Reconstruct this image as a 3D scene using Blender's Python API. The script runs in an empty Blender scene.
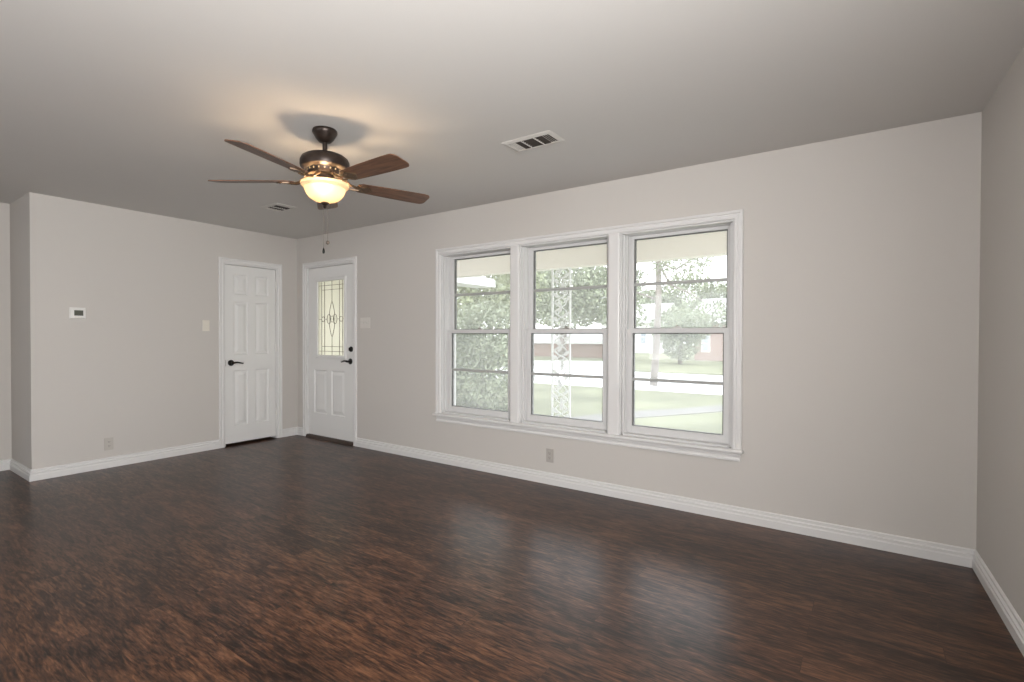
import bpy, bmesh, math, random
from mathutils import Vector, Matrix
random.seed(7)
PI = math.pi
scene = bpy.context.scene
col = scene.collection

# ------------------------------------------------------------------ camera
CAM = Vector((5.8446, -3.6591, 1.2389))
YAW, PITCH, ROLL = -0.61137, -0.01111, 0.00265
fw = Vector((math.sin(YAW)*math.cos(PITCH), math.cos(YAW)*math.cos(PITCH), math.sin(PITCH)))
r0 = Vector((math.cos(YAW), -math.sin(YAW), 0)); u0 = r0.cross(fw)
cr = r0*math.cos(ROLL) + u0*math.sin(ROLL); cu = u0*math.cos(ROLL) - r0*math.sin(ROLL)
cd = bpy.data.cameras.new('camera'); cam = bpy.data.objects.new('camera', cd); col.objects.link(cam)
cd.sensor_width = 36; cd.lens = 36*507.755/1024; cd.shift_y = 0.0007; cd.clip_start = 0.05; cd.clip_end = 300
m = Matrix((cr, cu, -fw)).transposed().to_4x4(); m.translation = CAM
cam.matrix_world = m
scene.camera = cam

# ------------------------------------------------------------------ world, lights, exposure
scene.view_settings.view_transform = 'Standard'; scene.view_settings.look = 'None'
scene.view_settings.gamma = 1; scene.view_settings.use_curve_mapping = False
scene.view_settings.exposure = 0.0
w = bpy.data.worlds.new('overcast_sky'); scene.world = w; w.use_nodes = True
nt = w.node_tree; nt.nodes.clear()
wo = nt.nodes.new('ShaderNodeOutputWorld'); bg = nt.nodes.new('ShaderNodeBackground')
tc = nt.nodes.new('ShaderNodeTexCoord'); sx = nt.nodes.new('ShaderNodeSeparateXYZ')
rp = nt.nodes.new('ShaderNodeValToRGB')
rp.color_ramp.elements[0].position = 0.0; rp.color_ramp.elements[0].color = (0.95, 0.97, 1.0, 1)
rp.color_ramp.elements[1].position = 0.7; rp.color_ramp.elements[1].color = (0.86, 0.92, 1.0, 1)
nt.links.new(tc.outputs['Generated'], sx.inputs[0]); nt.links.new(sx.outputs['Z'], rp.inputs[0])
nt.links.new(rp.outputs[0], bg.inputs[0]); bg.inputs[1].default_value = 4.4
nt.links.new(bg.outputs[0], wo.inputs[0])

def area_light(name, loc, target, sx_, sy_, power, color):
    l = bpy.data.lights.new(name, 'AREA'); l.shape = 'RECTANGLE'; l.size = sx_; l.size_y = sy_
    l.energy = power; l.color = color
    o = bpy.data.objects.new(name, l); col.objects.link(o); o.location = loc
    o.rotation_euler = (Vector(target)-Vector(loc)).to_track_quat('-Z', 'Y').to_euler()
    return o
# soft unseen lights added behind the viewer: assumed bounce flash, side and rear daylight
area_light('assumed_bounce_flash', (5.85, -4.0, 1.65), (5.5, -3.35, 2.44), 0.8, 0.8, 57, (1.0, 0.98, 0.96))  # bare area light for an assumed flash bounced off the ceiling, no lamp there
area_light('assumed_side_daylight', (6.66, -3.80, 1.45), (0, -2.6, 1.45), 1.1, 1.3, 150, (1.0, 0.99, 0.98))  # assumed daylight, its window is unseen
area_light('assumed_rear_daylight', (3.0, -7.62, 1.45), (3.0, 0, 1.6), 2.6, 1.5, 8, (0.98, 0.98, 1.0))  # faint daylight added from an assumed window out of view

# ------------------------------------------------------------------ materials
def pm(name, color, rough=0.5, metal=0.0, spec=0.5, bump=0.0, bscale=200.0, var=0.0, vscale=3.0, trans=0.0):
    mt = bpy.data.materials.new(name); mt.use_nodes = True
    n = mt.node_tree.nodes; L = mt.node_tree.links
    b = n['Principled BSDF']
    b.inputs['Base Color'].default_value = (*color, 1); b.inputs['Roughness'].default_value = rough
    b.inputs['Metallic'].default_value = metal; b.inputs['Specular IOR Level'].default_value = spec
    b.inputs['Transmission Weight'].default_value = trans
    t = n.new('ShaderNodeTexCoord')
    if var:
        ns = n.new('ShaderNodeTexNoise'); ns.inputs['Scale'].default_value = vscale; ns.inputs['Detail'].default_value = 4
        L.new(t.outputs['Object'], ns.inputs['Vector'])
        r = n.new('ShaderNodeValToRGB')
        r.color_ramp.elements[0].position = 0.3; r.color_ramp.elements[1].position = 0.7
        r.color_ramp.elements[0].color = (*[c*(1-var) for c in color], 1)
        r.color_ramp.elements[1].color = (*[min(1, c*(1+var)) for c in color], 1)
        L.new(ns.outputs['Fac'], r.inputs[0]); L.new(r.outputs[0], b.inputs['Base Color'])
    if bump:
        nb = n.new('ShaderNodeTexNoise'); nb.inputs['Scale'].default_value = bscale; nb.inputs['Detail'].default_value = 3
        L.new(t.outputs['Object'], nb.inputs['Vector'])
        bp = n.new('ShaderNodeBump'); bp.inputs['Strength'].default_value = bump; bp.inputs['Distance'].default_value = 0.003
        L.new(nb.outputs['Fac'], bp.inputs['Height']); L.new(bp.outputs[0], b.inputs['Normal'])
    return mt

M = {}
M['wall'] = pm('greige_wall_paint', (0.585, 0.556, 0.523), 0.75, spec=0.25, bump=0.12, bscale=140)
M['ceiling'] = pm('ceiling_paint', (0.64, 0.624, 0.602), 0.85, spec=0.15, bump=0.10, bscale=120)
M['trim'] = pm('white_trim_paint', (0.72, 0.71, 0.70), 0.35, spec=0.45)
M['door'] = pm('white_door_paint', (0.76, 0.755, 0.74), 0.4, spec=0.45)
M['vinyl'] = pm('white_vinyl', (0.64, 0.635, 0.63), 0.4, spec=0.4)
M['muntin'] = pm('backlit_grille_bar', (0.40, 0.40, 0.385), 0.5)  # backlit shade of the bars put into their grey
M['gasket'] = pm('grey_glazing_gasket', (0.10, 0.10, 0.095), 0.6)
M['plate'] = pm('almond_plastic', (0.74, 0.70, 0.62), 0.4)
M['plate_beige'] = pm('beige_plastic', (0.66, 0.63, 0.59), 0.45)
M['plate_tan'] = pm('tan_plastic', (0.50, 0.47, 0.43), 0.45)
M['plate_grey'] = pm('grey_plastic', (0.43, 0.40, 0.37), 0.45)
M['slot'] = pm('dark_slot', (0.03, 0.03, 0.03), 0.7)
M['white_plastic'] = pm('white_plastic', (0.78, 0.77, 0.74), 0.35)
M['lcd'] = pm('lcd_screen', (0.10, 0.105, 0.085), 0.15)
M['bronze'] = pm('oil_rubbed_bronze', (0.035, 0.024, 0.019), 0.38, metal=0.55, var=0.25, vscale=30)
M['iron_bronze_lit'] = pm('bulb_lit_bronze', (0.11, 0.068, 0.038), 0.4, metal=0.5, var=0.25, vscale=30)  # lighter than the other bronze: bulb light put into the colour
M['black_metal'] = pm('black_bronze', (0.012, 0.011, 0.010), 0.35, metal=0.4)
M['steel'] = pm('satin_steel', (0.45, 0.43, 0.40), 0.35, metal=0.9)
M['chain'] = pm('antique_chain', (0.16, 0.125, 0.10), 0.45, metal=0.6)
M['brass'] = pm('dark_brass', (0.25, 0.17, 0.09), 0.35, metal=0.9)
M['threshold'] = pm('dark_threshold', (0.045, 0.026, 0.018), 0.5)
M['dark'] = pm('gap_shade', (0.01, 0.009, 0.008), 0.9)  # shade behind the closet door put into near-black
M['duct_shade'] = pm('shaded_duct', (0.055, 0.045, 0.038), 0.8)  # shade inside the vent put into a dark colour
M['vent_white'] = pm('vent_enamel', (0.56, 0.535, 0.50), 0.45)
M['came'] = pm('lead_came', (0.13, 0.11, 0.09), 0.5, metal=0.3)
M['iron_white'] = pm('pale_painted_iron', (0.62, 0.63, 0.62), 0.5)
M['porch_paint'] = pm('cream_porch_paint', (0.80, 0.755, 0.68), 0.6)
M['porch_white'] = pm('white_fascia_paint', (0.88, 0.88, 0.88), 0.5)
M['concrete'] = pm('pale_concrete', (0.62, 0.61, 0.59), 0.85, var=0.08, vscale=2, bump=0.2, bscale=60)
M['path'] = pm('grey_walkway', (0.19, 0.18, 0.165), 0.9, var=0.12, vscale=3)
M['asphalt'] = pm('pale_street', (0.80, 0.80, 0.80), 0.9, var=0.05, vscale=1)
M['lawn'] = pm('lawn_grass', (0.205, 0.21, 0.135), 0.95, spec=0.1, var=0.28, vscale=0.7, bump=0.6, bscale=40)
M['leaf_a'] = pm('leaf_green', (0.28, 0.31, 0.19), 0.7, spec=0.2, var=0.45, vscale=1.2)
M['leaf_b'] = pm('leaf_grey_green', (0.27, 0.30, 0.21), 0.7, spec=0.2, var=0.45, vscale=0.8)
M['bark'] = pm('grey_bark', (0.26, 0.23, 0.21), 0.95, var=0.25, vscale=6, bump=0.5, bscale=20)
M['roof'] = pm('grey_shingle', (0.50, 0.48, 0.46), 0.9, var=0.15, vscale=4)
M['siding'] = pm('white_siding', (0.82, 0.82, 0.80), 0.7)
M['window_far'] = pm('far_window_glass', (0.40, 0.44, 0.48), 0.2)

def brick_mat():
    mt = bpy.data.materials.new('pale_red_brick'); mt.use_nodes = True
    n = mt.node_tree.nodes; L = mt.node_tree.links; b = n['Principled BSDF']; b.inputs['Roughness'].default_value = 0.9
    t = n.new('ShaderNodeTexCoord'); mp = n.new('ShaderNodeMapping'); mp.inputs['Rotation'].default_value = (PI/2, 0, 0)
    br = n.new('ShaderNodeTexBrick'); br.inputs['Scale'].default_value = 1
    br.inputs['Brick Width'].default_value = 0.22; br.inputs['Row Height'].default_value = 0.075
    br.inputs['Mortar Size'].default_value = 0.008
    br.inputs['Color1'].default_value = (0.33, 0.19, 0.155, 1); br.inputs['Color2'].default_value = (0.28, 0.16, 0.13, 1)
    br.inputs['Mortar'].default_value = (0.5, 0.47, 0.43, 1)
    L.new(t.outputs['Object'], mp.inputs[0]); L.new(mp.outputs[0], br.inputs['Vector']); L.new(br.outputs[0], b.inputs['Base Color'])
    return mt
M['brick'] = brick_mat()

def floor_mat():
    mt = bpy.data.materials.new('dark_hand_scraped_planks'); mt.use_nodes = True
    n = mt.node_tree.nodes; L = mt.node_tree.links; b = n['Principled BSDF']
    t = n.new('ShaderNodeTexCoord')
    br = n.new('ShaderNodeTexBrick'); br.inputs['Scale'].default_value = 1; br.offset = 0.37; br.offset_frequency = 2
    br.inputs['Brick Width'].default_value = 1.22; br.inputs['Row Height'].default_value = 0.127
    br.inputs['Mortar Size'].default_value = 0.0012; br.inputs['Mortar Smooth'].default_value = 0.3
    br.inputs['Color1'].default_value = (0, 0, 0, 1); br.inputs['Color2'].default_value = (1, 1, 1, 1); br.inputs['Mortar'].default_value = (0.5, 0.5, 0.5, 1)
    L.new(t.outputs['Object'], br.inputs['Vector'])
    # per-plank offset of the grain
    off = n.new('ShaderNodeVectorMath'); off.operation = 'MULTIPLY_ADD'
    L.new(br.outputs['Color'], off.inputs[0]); off.inputs[1].default_value = (7.3, 3.1, 5.0); L.new(t.outputs['Object'], off.inputs[2])
    def noise(scale, detail, dist, sc):
        mp = n.new('ShaderNodeMapping'); mp.inputs['Scale'].default_value = sc; L.new(off.outputs[0], mp.inputs[0])
        ns = n.new('ShaderNodeTexNoise'); ns.inputs['Scale'].default_value = scale; ns.inputs['Detail'].default_value = detail
        ns.inputs['Distortion'].default_value = dist; ns.inputs['Roughness'].default_value = 0.62
        L.new(mp.outputs[0], ns.inputs['Vector']); return ns
    g1 = noise(3.0, 6, 1.3, (2.0, 12, 1))      # streaky grain
    g2 = noise(2.2, 4, 0.6, (1.1, 3.4, 1))     # cloudy patches
    g3 = noise(8.0, 6, 0.5, (1.7, 14, 1))      # fine fibres
    def math_(op, a, bb):
        q = n.new('ShaderNodeMath'); q.operation = op
        for i, v in enumerate((a, bb)):
            if isinstance(v, (int, float)): q.inputs[i].default_value = v
            else: L.new(v, q.inputs[i])
        return q.outputs[0]
    s = math_('ADD', math_('MULTIPLY', g1.outputs['Fac'], 0.45), math_('MULTIPLY', g2.outputs['Fac'], 0.26))
    s = math_('ADD', s, math_('MULTIPLY', g3.outputs['Fac'], 0.40))
    s = math_('ADD', s, math_('MULTIPLY', br.outputs['Color'], 0.035))
    r = n.new('ShaderNodeValToRGB'); e = r.color_ramp.elements
    e[0].position = 0.45; e[0].color = (0.0085, 0.0045, 0.0034, 1)
    e[1].position = 0.71; e[1].color = (0.160, 0.073, 0.037, 1)
    x = e.new(0.53); x.color = (0.027, 0.0130, 0.0085, 1)
    x = e.new(0.60); x.color = (0.070, 0.0310, 0.0170, 1)
    L.new(s, r.inputs[0])
    mx = n.new('ShaderNodeMix'); mx.data_type = 'RGBA'; mx.blend_type = 'MULTIPLY'
    L.new(math_('MULTIPLY', br.outputs['Fac'], 0.6), mx.inputs[0]); L.new(r.outputs[0], mx.inputs[6]); mx.inputs[7].default_value = (0.25, 0.22, 0.2, 1)
    L.new(mx.outputs[2], b.inputs['Base Color'])
    rr = n.new('ShaderNodeMapRange'); rr.inputs[1].default_value = 0.35; rr.inputs[2].default_value = 0.75
    rr.inputs[3].default_value = 0.34; rr.inputs[4].default_value = 0.285; L.new(s, rr.inputs[0]); L.new(rr.outputs[0], b.inputs['Roughness'])
    b.inputs['Specular IOR Level'].default_value = 0.34
    bp = n.new('ShaderNodeBump'); bp.inputs['Strength'].default_value = 0.12; bp.inputs['Distance'].default_value = 0.002
    L.new(math_('SUBTRACT', s, br.outputs['Fac']), bp.inputs['Height']); L.new(bp.outputs[0], b.inputs['Normal'])
    return mt
M['floor'] = floor_mat()

def wood_mat():
    mt = bpy.data.materials.new('walnut_blade'); mt.use_nodes = True
    n = mt.node_tree.nodes; L = mt.node_tree.links; b = n['Principled BSDF']
    t = n.new('ShaderNodeTexCoord'); mp = n.new('ShaderNodeMapping'); mp.inputs['Scale'].default_value = (2, 22, 2)
    ns = n.new('ShaderNodeTexNoise'); ns.inputs['Scale'].default_value = 3; ns.inputs['Detail'].default_value = 6; ns.inputs['Distortion'].default_value = 0.8
    r = n.new('ShaderNodeValToRGB'); r.color_ramp.elements[0].position = 0.35; r.color_ramp.elements[1].position = 0.68
    r.color_ramp.elements[0].color = (0.070, 0.033, 0.018, 1); r.color_ramp.elements[1].color = (0.180, 0.087, 0.047, 1)
    L.new(t.outputs['Object'], mp.inputs[0]); L.new(mp.outputs[0], ns.inputs['Vector']); L.new(ns.outputs['Fac'], r.inputs[0])
    L.new(r.outputs[0], b.inputs['Base Color']); b.inputs['Roughness'].default_value = 0.42
    return mt
M['blade'] = wood_mat()

def pane_mat():
    mt = bpy.data.materials.new('hazed_window_glass'); mt.use_nodes = True
    n = mt.node_tree.nodes; L = mt.node_tree.links; n.clear()
    o = n.new('ShaderNodeOutputMaterial'); tr = n.new('ShaderNodeBsdfTransparent'); gl = n.new('ShaderNodeBsdfGlossy')
    tr.inputs[0].default_value = (0.95, 0.95, 0.94, 1); gl.inputs['Roughness'].default_value = 0.03
    fr = n.new('ShaderNodeFresnel'); fr.inputs[0].default_value = 1.45
    haze = n.new('ShaderNodeBsdfTranslucent'); haze.inputs[0].default_value = (0.95, 0.96, 0.94, 1)  # white veil imitating bright daylight haze in the panes
    m1 = n.new('ShaderNodeMixShader'); m1.inputs[0].default_value = 0.24
    m2 = n.new('ShaderNodeMixShader')
    L.new(tr.outputs[0], m1.inputs[1]); L.new(haze.outputs[0], m1.inputs[2])
    L.new(fr.outputs[0], m2.inputs[0]); L.new(m1.outputs[0], m2.inputs[1]); L.new(gl.outputs[0], m2.inputs[2]); L.new(m2.outputs[0], o.inputs[0])
    return mt
M['pane'] = pane_mat()

def frosted_mat():
    mt = bpy.data.materials.new('textured_door_glass'); mt.use_nodes = True
    n = mt.node_tree.nodes; L = mt.node_tree.links; n.clear()
    o = n.new('ShaderNodeOutputMaterial'); tl = n.new('ShaderNodeBsdfTranslucent'); tl.inputs[0].default_value = (0.76, 0.74, 0.67, 1)
    tr = n.new('ShaderNodeBsdfTransparent'); tr.inputs[0].default_value = (1, 0.98, 0.9, 1)
    gl = n.new('ShaderNodeBsdfGlossy'); gl.inputs['Roughness'].default_value = 0.2
    m1 = n.new('ShaderNodeMixShader'); m1.inputs[0].default_value = 0.15
    m2 = n.new('ShaderNodeMixShader'); m2.inputs[0].default_value = 0.05
    L.new(tl.outputs[0], m1.inputs[1]); L.new(tr.outputs[0], m1.inputs[2]); L.new(m1.outputs[0], m2.inputs[1]); L.new(gl.outputs[0], m2.inputs[2])
    L.new(m2.outputs[0], o.inputs[0])
    return mt
M['frosted'] = frosted_mat()

def bowl_mat():
    mt = bpy.data.materials.new('warm_alabaster_glass'); mt.use_nodes = True
    n = mt.node_tree.nodes; L = mt.node_tree.links; n.clear()
    o = n.new('ShaderNodeOutputMaterial'); tl = n.new('ShaderNodeBsdfTranslucent'); df = n.new('ShaderNodeBsdfDiffuse'); gl = n.new('ShaderNodeBsdfGlossy')
    tl.inputs[0].default_value = (0.145, 0.112, 0.070, 1); df.inputs[0].default_value = (0.85, 0.74, 0.58, 1); gl.inputs['Roughness'].default_value = 0.25
    m1 = n.new('ShaderNodeMixShader'); m1.inputs[0].default_value = 0.5
    m2 = n.new('ShaderNodeMixShader'); m2.inputs[0].default_value = 0.05
    L.new(tl.outputs[0], m1.inputs[1]); L.new(df.outputs[0], m1.inputs[2]); L.new(m1.outputs[0], m2.inputs[1]); L.new(gl.outputs[0], m2.inputs[2])
    L.new(m2.outputs[0], o.inputs[0])
    return mt
M['bowl'] = bowl_mat()

# ------------------------------------------------------------------ mesh helpers
def tag(o, label=None, cat=None, group=None, kind=None):
    if label: o['label'] = label
    if cat: o['category'] = cat
    if group: o['group'] = group
    if kind: o['kind'] = kind
    return o

def obj(name, bm, mat, parent=None, bevel=0.0, smooth=False, autosmooth=False):
    bmesh.ops.recalc_face_normals(bm, faces=bm.faces)
    me = bpy.data.meshes.new(name); bm.to_mesh(me); bm.free()
    me.materials.append(mat)
    o = bpy.data.objects.new(name, me); col.objects.link(o)
    if parent: o.parent = parent
    if smooth:
        me.shade_smooth()
        if autosmooth: me.set_sharp_from_angle(angle=math.radians(38))
    if bevel:
        b = o.modifiers.new('bevel', 'BEVEL'); b.width = bevel; b.segments = 2; b.limit_method = 'ANGLE'; b.angle_limit = math.radians(40)
    return o

def empty(name, loc, rz=0.0):
    o = bpy.data.objects.new(name, None); col.objects.link(o); o.location = loc; o.rotation_euler = (0, 0, rz); o.empty_display_size = 0.1
    return o

def NB(): return bmesh.new()

def box(bm, x0, x1, y0, y1, z0, z1):
    v = [bm.verts.new((x, y, z)) for z in (z0, z1) for y in (y0, y1) for x in (x0, x1)]
    for f in ((0, 2, 3, 1), (4, 5, 7, 6), (0, 1, 5, 4), (2, 6, 7, 3), (0, 4, 6, 2), (1, 3, 7, 5)):
        bm.faces.new([v[i] for i in f])
    return v

def lathe(bm, prof, seg=40, c=(0, 0, 0), axis='z', cap0=True, cap1=True):
    rings = []
    for r, h in prof:
        ring = []
        for i in range(seg):
            a = 2*PI*i/seg
            if axis == 'z': p = (c[0]+r*math.cos(a), c[1]+r*math.sin(a), c[2]+h)
            elif axis == 'y': p = (c[0]+r*math.cos(a), c[1]+h, c[2]+r*math.sin(a))
            ring.append(bm.verts.new(p))
        rings.append(ring)
    for a, b in zip(rings, rings[1:]):
        for i in range(seg):
            bm.faces.new((a[i], a[(i+1) % seg], b[(i+1) % seg], b[i]))
    if cap0: bm.faces.new(rings[0][::-1])
    if cap1: bm.faces.new(rings[-1])

def tube(bm, pts, rad, seg=8, closed=False):
    pts = [Vector(p) for p in pts]; n = len(pts)
    rads = rad if isinstance(rad, (list, tuple)) else [rad]*n
    rings = []
    for i, p in enumerate(pts):
        if closed: d = pts[(i+1) % n]-pts[i-1]
        else: d = pts[min(i+1, n-1)]-pts[max(i-1, 0)]
        d.normalize()
        up = Vector((0, 0, 1)) if abs(d.z) < 0.95 else Vector((0, 1, 0))
        if abs(d.y) < 0.3 and closed: up = Vector((0, 1, 0))
        a = d.cross(up).normalized(); b = a.cross(d).normalized()
        rings.append([bm.verts.new(p+(a*math.cos(2*PI*k/seg)+b*math.sin(2*PI*k/seg))*rads[i]) for k in range(seg)])
    pairs = list(zip(rings, rings[1:]))
    if closed: pairs.append((rings[-1], rings[0]))
    for a, b in pairs:
        for k in range(seg):
            bm.faces.new((a[k], a[(k+1) % seg], b[(k+1) % seg], b[k]))
    if not closed:
        bm.faces.new(rings[0][::-1]); bm.faces.new(rings[-1])

def prism_x(bm, prof, x0, x1, m0=0.0, m1=0.0):
    """profile of (y,z), extruded along x; m0/m1: mitre slope (x shifts by m*|y|)"""
    a = [bm.verts.new((x0+m0*abs(y), y, z)) for y, z in prof]
    b = [bm.verts.new((x1-m1*abs(y), y, z)) for y, z in prof]
    n = len(prof)
    for i in range(n): bm.faces.new((a[i], a[(i+1) % n], b[(i+1) % n], b[i]))
    bm.faces.new(a[::-1]); bm.faces.new(b)

def casing(bm, xl, xr, z0, zt, prof, closed=False):
    """mitred casing round an opening; prof: list of (outward offset, protrusion)"""
    P = [((xl, z0), (-1, -1 if closed else 0)), ((xl, zt), (-1, 1)), ((xr, zt), (1, 1)), ((xr, z0), (1, -1 if closed else 0))]
    rings = [[bm.verts.new((p[0]+a*d[0], -b, p[1]+a*d[1])) for a, b in prof] for p, d in P]
    n = len(prof)
    prs = list(zip(rings, rings[1:])) + ([(rings[-1], rings[0])] if closed else [])
    for A, B in prs:
        for i in range(n): bm.faces.new((A[i], A[(i+1) % n], B[(i+1) % n], B[i]))
    if not closed:
        bm.faces.new(rings[0][::-1]); bm.faces.new(rings[-1])

def wall_mesh(bm, L0, L1, H, T, holes):
    xs = sorted({L0, L1, *[h[0] for h in holes], *[h[1] for h in holes]})
    zs = sorted({0.0, H, *[h[2] for h in holes], *[h[3] for h in holes]})
    def solid(i, k):
        if i < 0 or k < 0 or i >= len(xs)-1 or k >= len(zs)-1: return False
        cx, cz = (xs[i]+xs[i+1])/2, (zs[k]+zs[k+1])/2
        return not any(h[0] < cx < h[1] and h[2] < cz < h[3] for h in holes)
    V = {}
    def vert(i, k, s):
        if (i, k, s) not in V: V[(i, k, s)] = bm.verts.new((xs[i], s*T, zs[k]))
        return V[(i, k, s)]
    for i in range(len(xs)-1):
        for k in range(len(zs)-1):
            if not solid(i, k): continue
            bm.faces.new([vert(i, k, 0), vert(i+1, k, 0), vert(i+1, k+1, 0), vert(i, k+1, 0)])
            bm.faces.new([vert(i, k, 1), vert(i, k+1, 1), vert(i+1, k+1, 1), vert(i+1, k, 1)])
            for di, dk, e in ((-1, 0, ((i, k), (i, k+1))), (1, 0, ((i+1, k), (i+1, k+1))), (0, -1, ((i, k), (i+1, k))), (0, 1, ((i, k+1), (i+1, k+1)))):
                if not solid(i+di, k+dk):
                    (a, b), (c, d) = e
                    bm.faces.new([vert(a, b, 0), vert(c, d, 0), vert(c, d, 1), vert(a, b, 1)])

def panel_slab(bm, W, H, T, panels, hole=None):
    """door slab in x 0..W, z 0..H, front face y=0, with moulded raised panels (x0,x1,z0,z1)"""
    rects = list(panels)+([hole] if hole else [])
    xs = sorted({0.0, W, *[r[0] for r in rects], *[r[1] for r in rects]})
    zs = sorted({0.0, H, *[r[2] for r in rects], *[r[3] for r in rects]})
    ins = lambda r, cx, cz: r[0] < cx < r[1] and r[2] < cz < r[3]
    q = lambda *p: bm.faces.new([bm.verts.new(c) for c in p])
    for i in range(len(xs)-1):
        for k in range(len(zs)-1):
            cx, cz = (xs[i]+xs[i+1])/2, (zs[k]+zs[k+1])/2
            if any(ins(r, cx, cz) for r in rects): continue
            q((xs[i], 0, zs[k]), (xs[i+1], 0, zs[k]), (xs[i+1], 0, zs[k+1]), (xs[i], 0, zs[k+1]))
    for r in panels:
        steps = [(0, 0), (0.008, 0.011), (0.020, 0.011), (0.052, 0.002)]
        ring = lambda d, y: [(r[0]+d, y, r[2]+d), (r[1]-d, y, r[2]+d), (r[1]-d, y, r[3]-d), (r[0]+d, y, r[3]-d)]
        R = [ring(*s) for s in steps]
        for a, b in zip(R, R[1:]):
            for j in range(4): q(a[j], a[(j+1) % 4], b[(j+1) % 4], b[j])
        q(*R[-1])
    # back and sides
    if hole:
        h = hole
        for a, b in (((h[0], h[2]), (h[1], h[2])), ((h[1], h[2]), (h[1], h[3])), ((h[1], h[3]), (h[0], h[3])), ((h[0], h[3]), (h[0], h[2]))):
            q((a[0], 0, a[1]), (b[0], 0, b[1]), (b[0], T, b[1]), (a[0], T, a[1]))
        for x0, x1, z0, z1 in ((0, h[0], 0, H), (h[1], W, 0, H), (h[0], h[1], 0, h[2]), (h[0], h[1], h[3], H)):
            q((x0, T, z0), (x0, T, z1), (x1, T, z1), (x1, T, z0))
    else: q((0, T, 0), (0, T, H), (W, T, H), (W, T, 0))
    for a, b in (((0, 0), (W, 0)), ((W, 0), (W, H)), ((W, H), (0, H)), ((0, H), (0, 0))):
        q((a[0], 0, a[1]), (b[0], 0, b[1]), (b[0], T, b[1]), (a[0], T, a[1]))
    bmesh.ops.remove_doubles(bm, verts=bm.verts, dist=1e-5)

# ------------------------------------------------------------------ room shell
H = 2.44
SK = 0.02114                                  # the left wall is a touch out of square
LROT = PI/2 + math.atan(SK)                   # frame of the left wall: local x runs to the viewer's right
LEN_L = 2.481
RW = 6.331; RSK = 0.040
XH = -0.615; YB = -7.5
T = 0.12

bm = NB(); box(bm, XH-0.3, 6.9, YB-0.3, 0.0, -0.1, 0); fl = obj('floor', bm, M['floor'])
tag(fl, 'dark reddish brown wood plank floor of the empty room', 'floor', kind='structure')
bm = NB(); box(bm, XH-0.3, 6.9, YB-0.3, T, H, H+0.1); ce = obj('ceiling', bm, M['ceiling'])
tag(ce, 'smooth pale greige ceiling above the fan', 'ceiling', kind='structure')

WIN = [(2.435, 3.270), (3.360, 4.197), (4.288, 5.104)]
WZ0, WZ1 = 0.485, 2.027
FD = (0.190, 1.108, 0.0, 2.072)               # front door opening
TF = 0.19                                     # thickness of the window wall
bm = NB(); wall_mesh(bm, 0.0, RW+0.4, H, TF, [(a, b, WZ0, WZ1) for a, b in WIN]+[FD])
wf = obj('wall_front', bm, M['wall']); tag(wf, 'greige wall with the three windows and the front door', 'wall', kind='structure')

CD = (-0.895, -0.262, 0.0, 2.045)             # closet opening, local x of the left wall
wl = None
bm = NB(); wall_mesh(bm, -LEN_L-0.0005, 0.0, H, T, [CD])
wl = obj('wall_left', bm, M['wall']); wl.rotation_euler = (0, 0, LROT)
tag(wl, 'greige wall with the closet door and thermostat', 'wall', kind='structure')
cxo, cyo = SK*LEN_L*-1*-1, -LEN_L             # outer corner of the left wall
bm = NB(); box(bm, XH, -0.02, -LEN_L, -LEN_L+T, 0, H)
o = obj('wall_return', bm, M['wall']); tag(o, 'short shaded wall turning the corner at the far left', 'wall', kind='structure')
bm = NB(); box(bm, XH-T, XH, -3.40, -LEN_L+T, 0, H)
o = obj('wall_alcove', bm, M['wall']); tag(o, 'sliver of wall at the left edge beyond the shaded corner', 'wall', kind='structure')
bm = NB(); box(bm, XH-T, 0.07, -3.52, -3.40, 0, H)  # unseen wall added to keep light off the short return wall
o = obj('shade_wall_hall', bm, M['wall']); tag(o, 'unseen wall added to darken the recess at the left edge', 'wall', kind='structure')
bm = NB(); box(bm, -0.05, 0.07, YB, -3.52, 0, H)  # added out of view, blocks light bounced from the rear room
o = obj('shade_wall_rear', bm, M['wall']); tag(o, 'unseen wall added behind the viewer to darken the recess', 'wall', kind='structure')
RROT = -PI/2+math.atan(RSK)
bm = NB(); wall_mesh(bm, 0.0, 7.6, H, T, [(3.2, 4.4, 0.8, 2.1)])  # opening out of view, added for the assumed side daylight
o = obj('wall_right', bm, M['wall']); o.location = (RW, 0, 0); o.rotation_euler = (0, 0, RROT)
tag(o, 'bare greige wall at the right edge', 'wall', kind='structure')
bm = NB(); wall_mesh(bm, -0.1, 7.6, H, T, [(6.9-4.3, 6.9-1.7, 0.7, 2.2)])  # unseen opening added to let in the assumed rear daylight
o = obj('wall_back', bm, M['wall']); o.location = (6.9, YB, 0); o.rotation_euler = (0, 0, PI)
tag(o, 'unseen wall behind the viewer with an opening added for assumed daylight', 'wall', kind='structure')

# baseboards: flat face, groove and stepped ogee top
BB = [(0, 0), (-0.018, 0), (-0.018, 0.046), (-0.013, 0.053), (-0.013, 0.062), (-0.0165, 0.064), (-0.0165, 0.069), (-0.0075, 0.074), (-0.0065, 0.083), (-0.0105, 0.085), (-0.0105, 0.092), (-0.004, 0.097), (0, 0.097)]
def baseboard(name, spans, label, loc=(0, 0, 0), rz=0):
    bm = NB()
    for x0, x1, m0, m1 in spans: prism_x(bm, BB, x0, x1, m0, m1)
    o = obj(name, bm, M['trim']); o.location = loc; o.rotation_euler = (0, 0, rz)
    tag(o, label, 'baseboard', kind='structure')
baseboard('baseboard_front', [(0.0, FD[0]-0.050, 1, 0), (FD[1]+0.053, RW, 0, 1)], 'white baseboard running below the windows')
baseboard('baseboard_left', [(-LEN_L, CD[0]-0.050, -1, 0), (CD[1]+0.053, 0, 0, 1)], 'white baseboard below the thermostat wall', rz=LROT)
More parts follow.
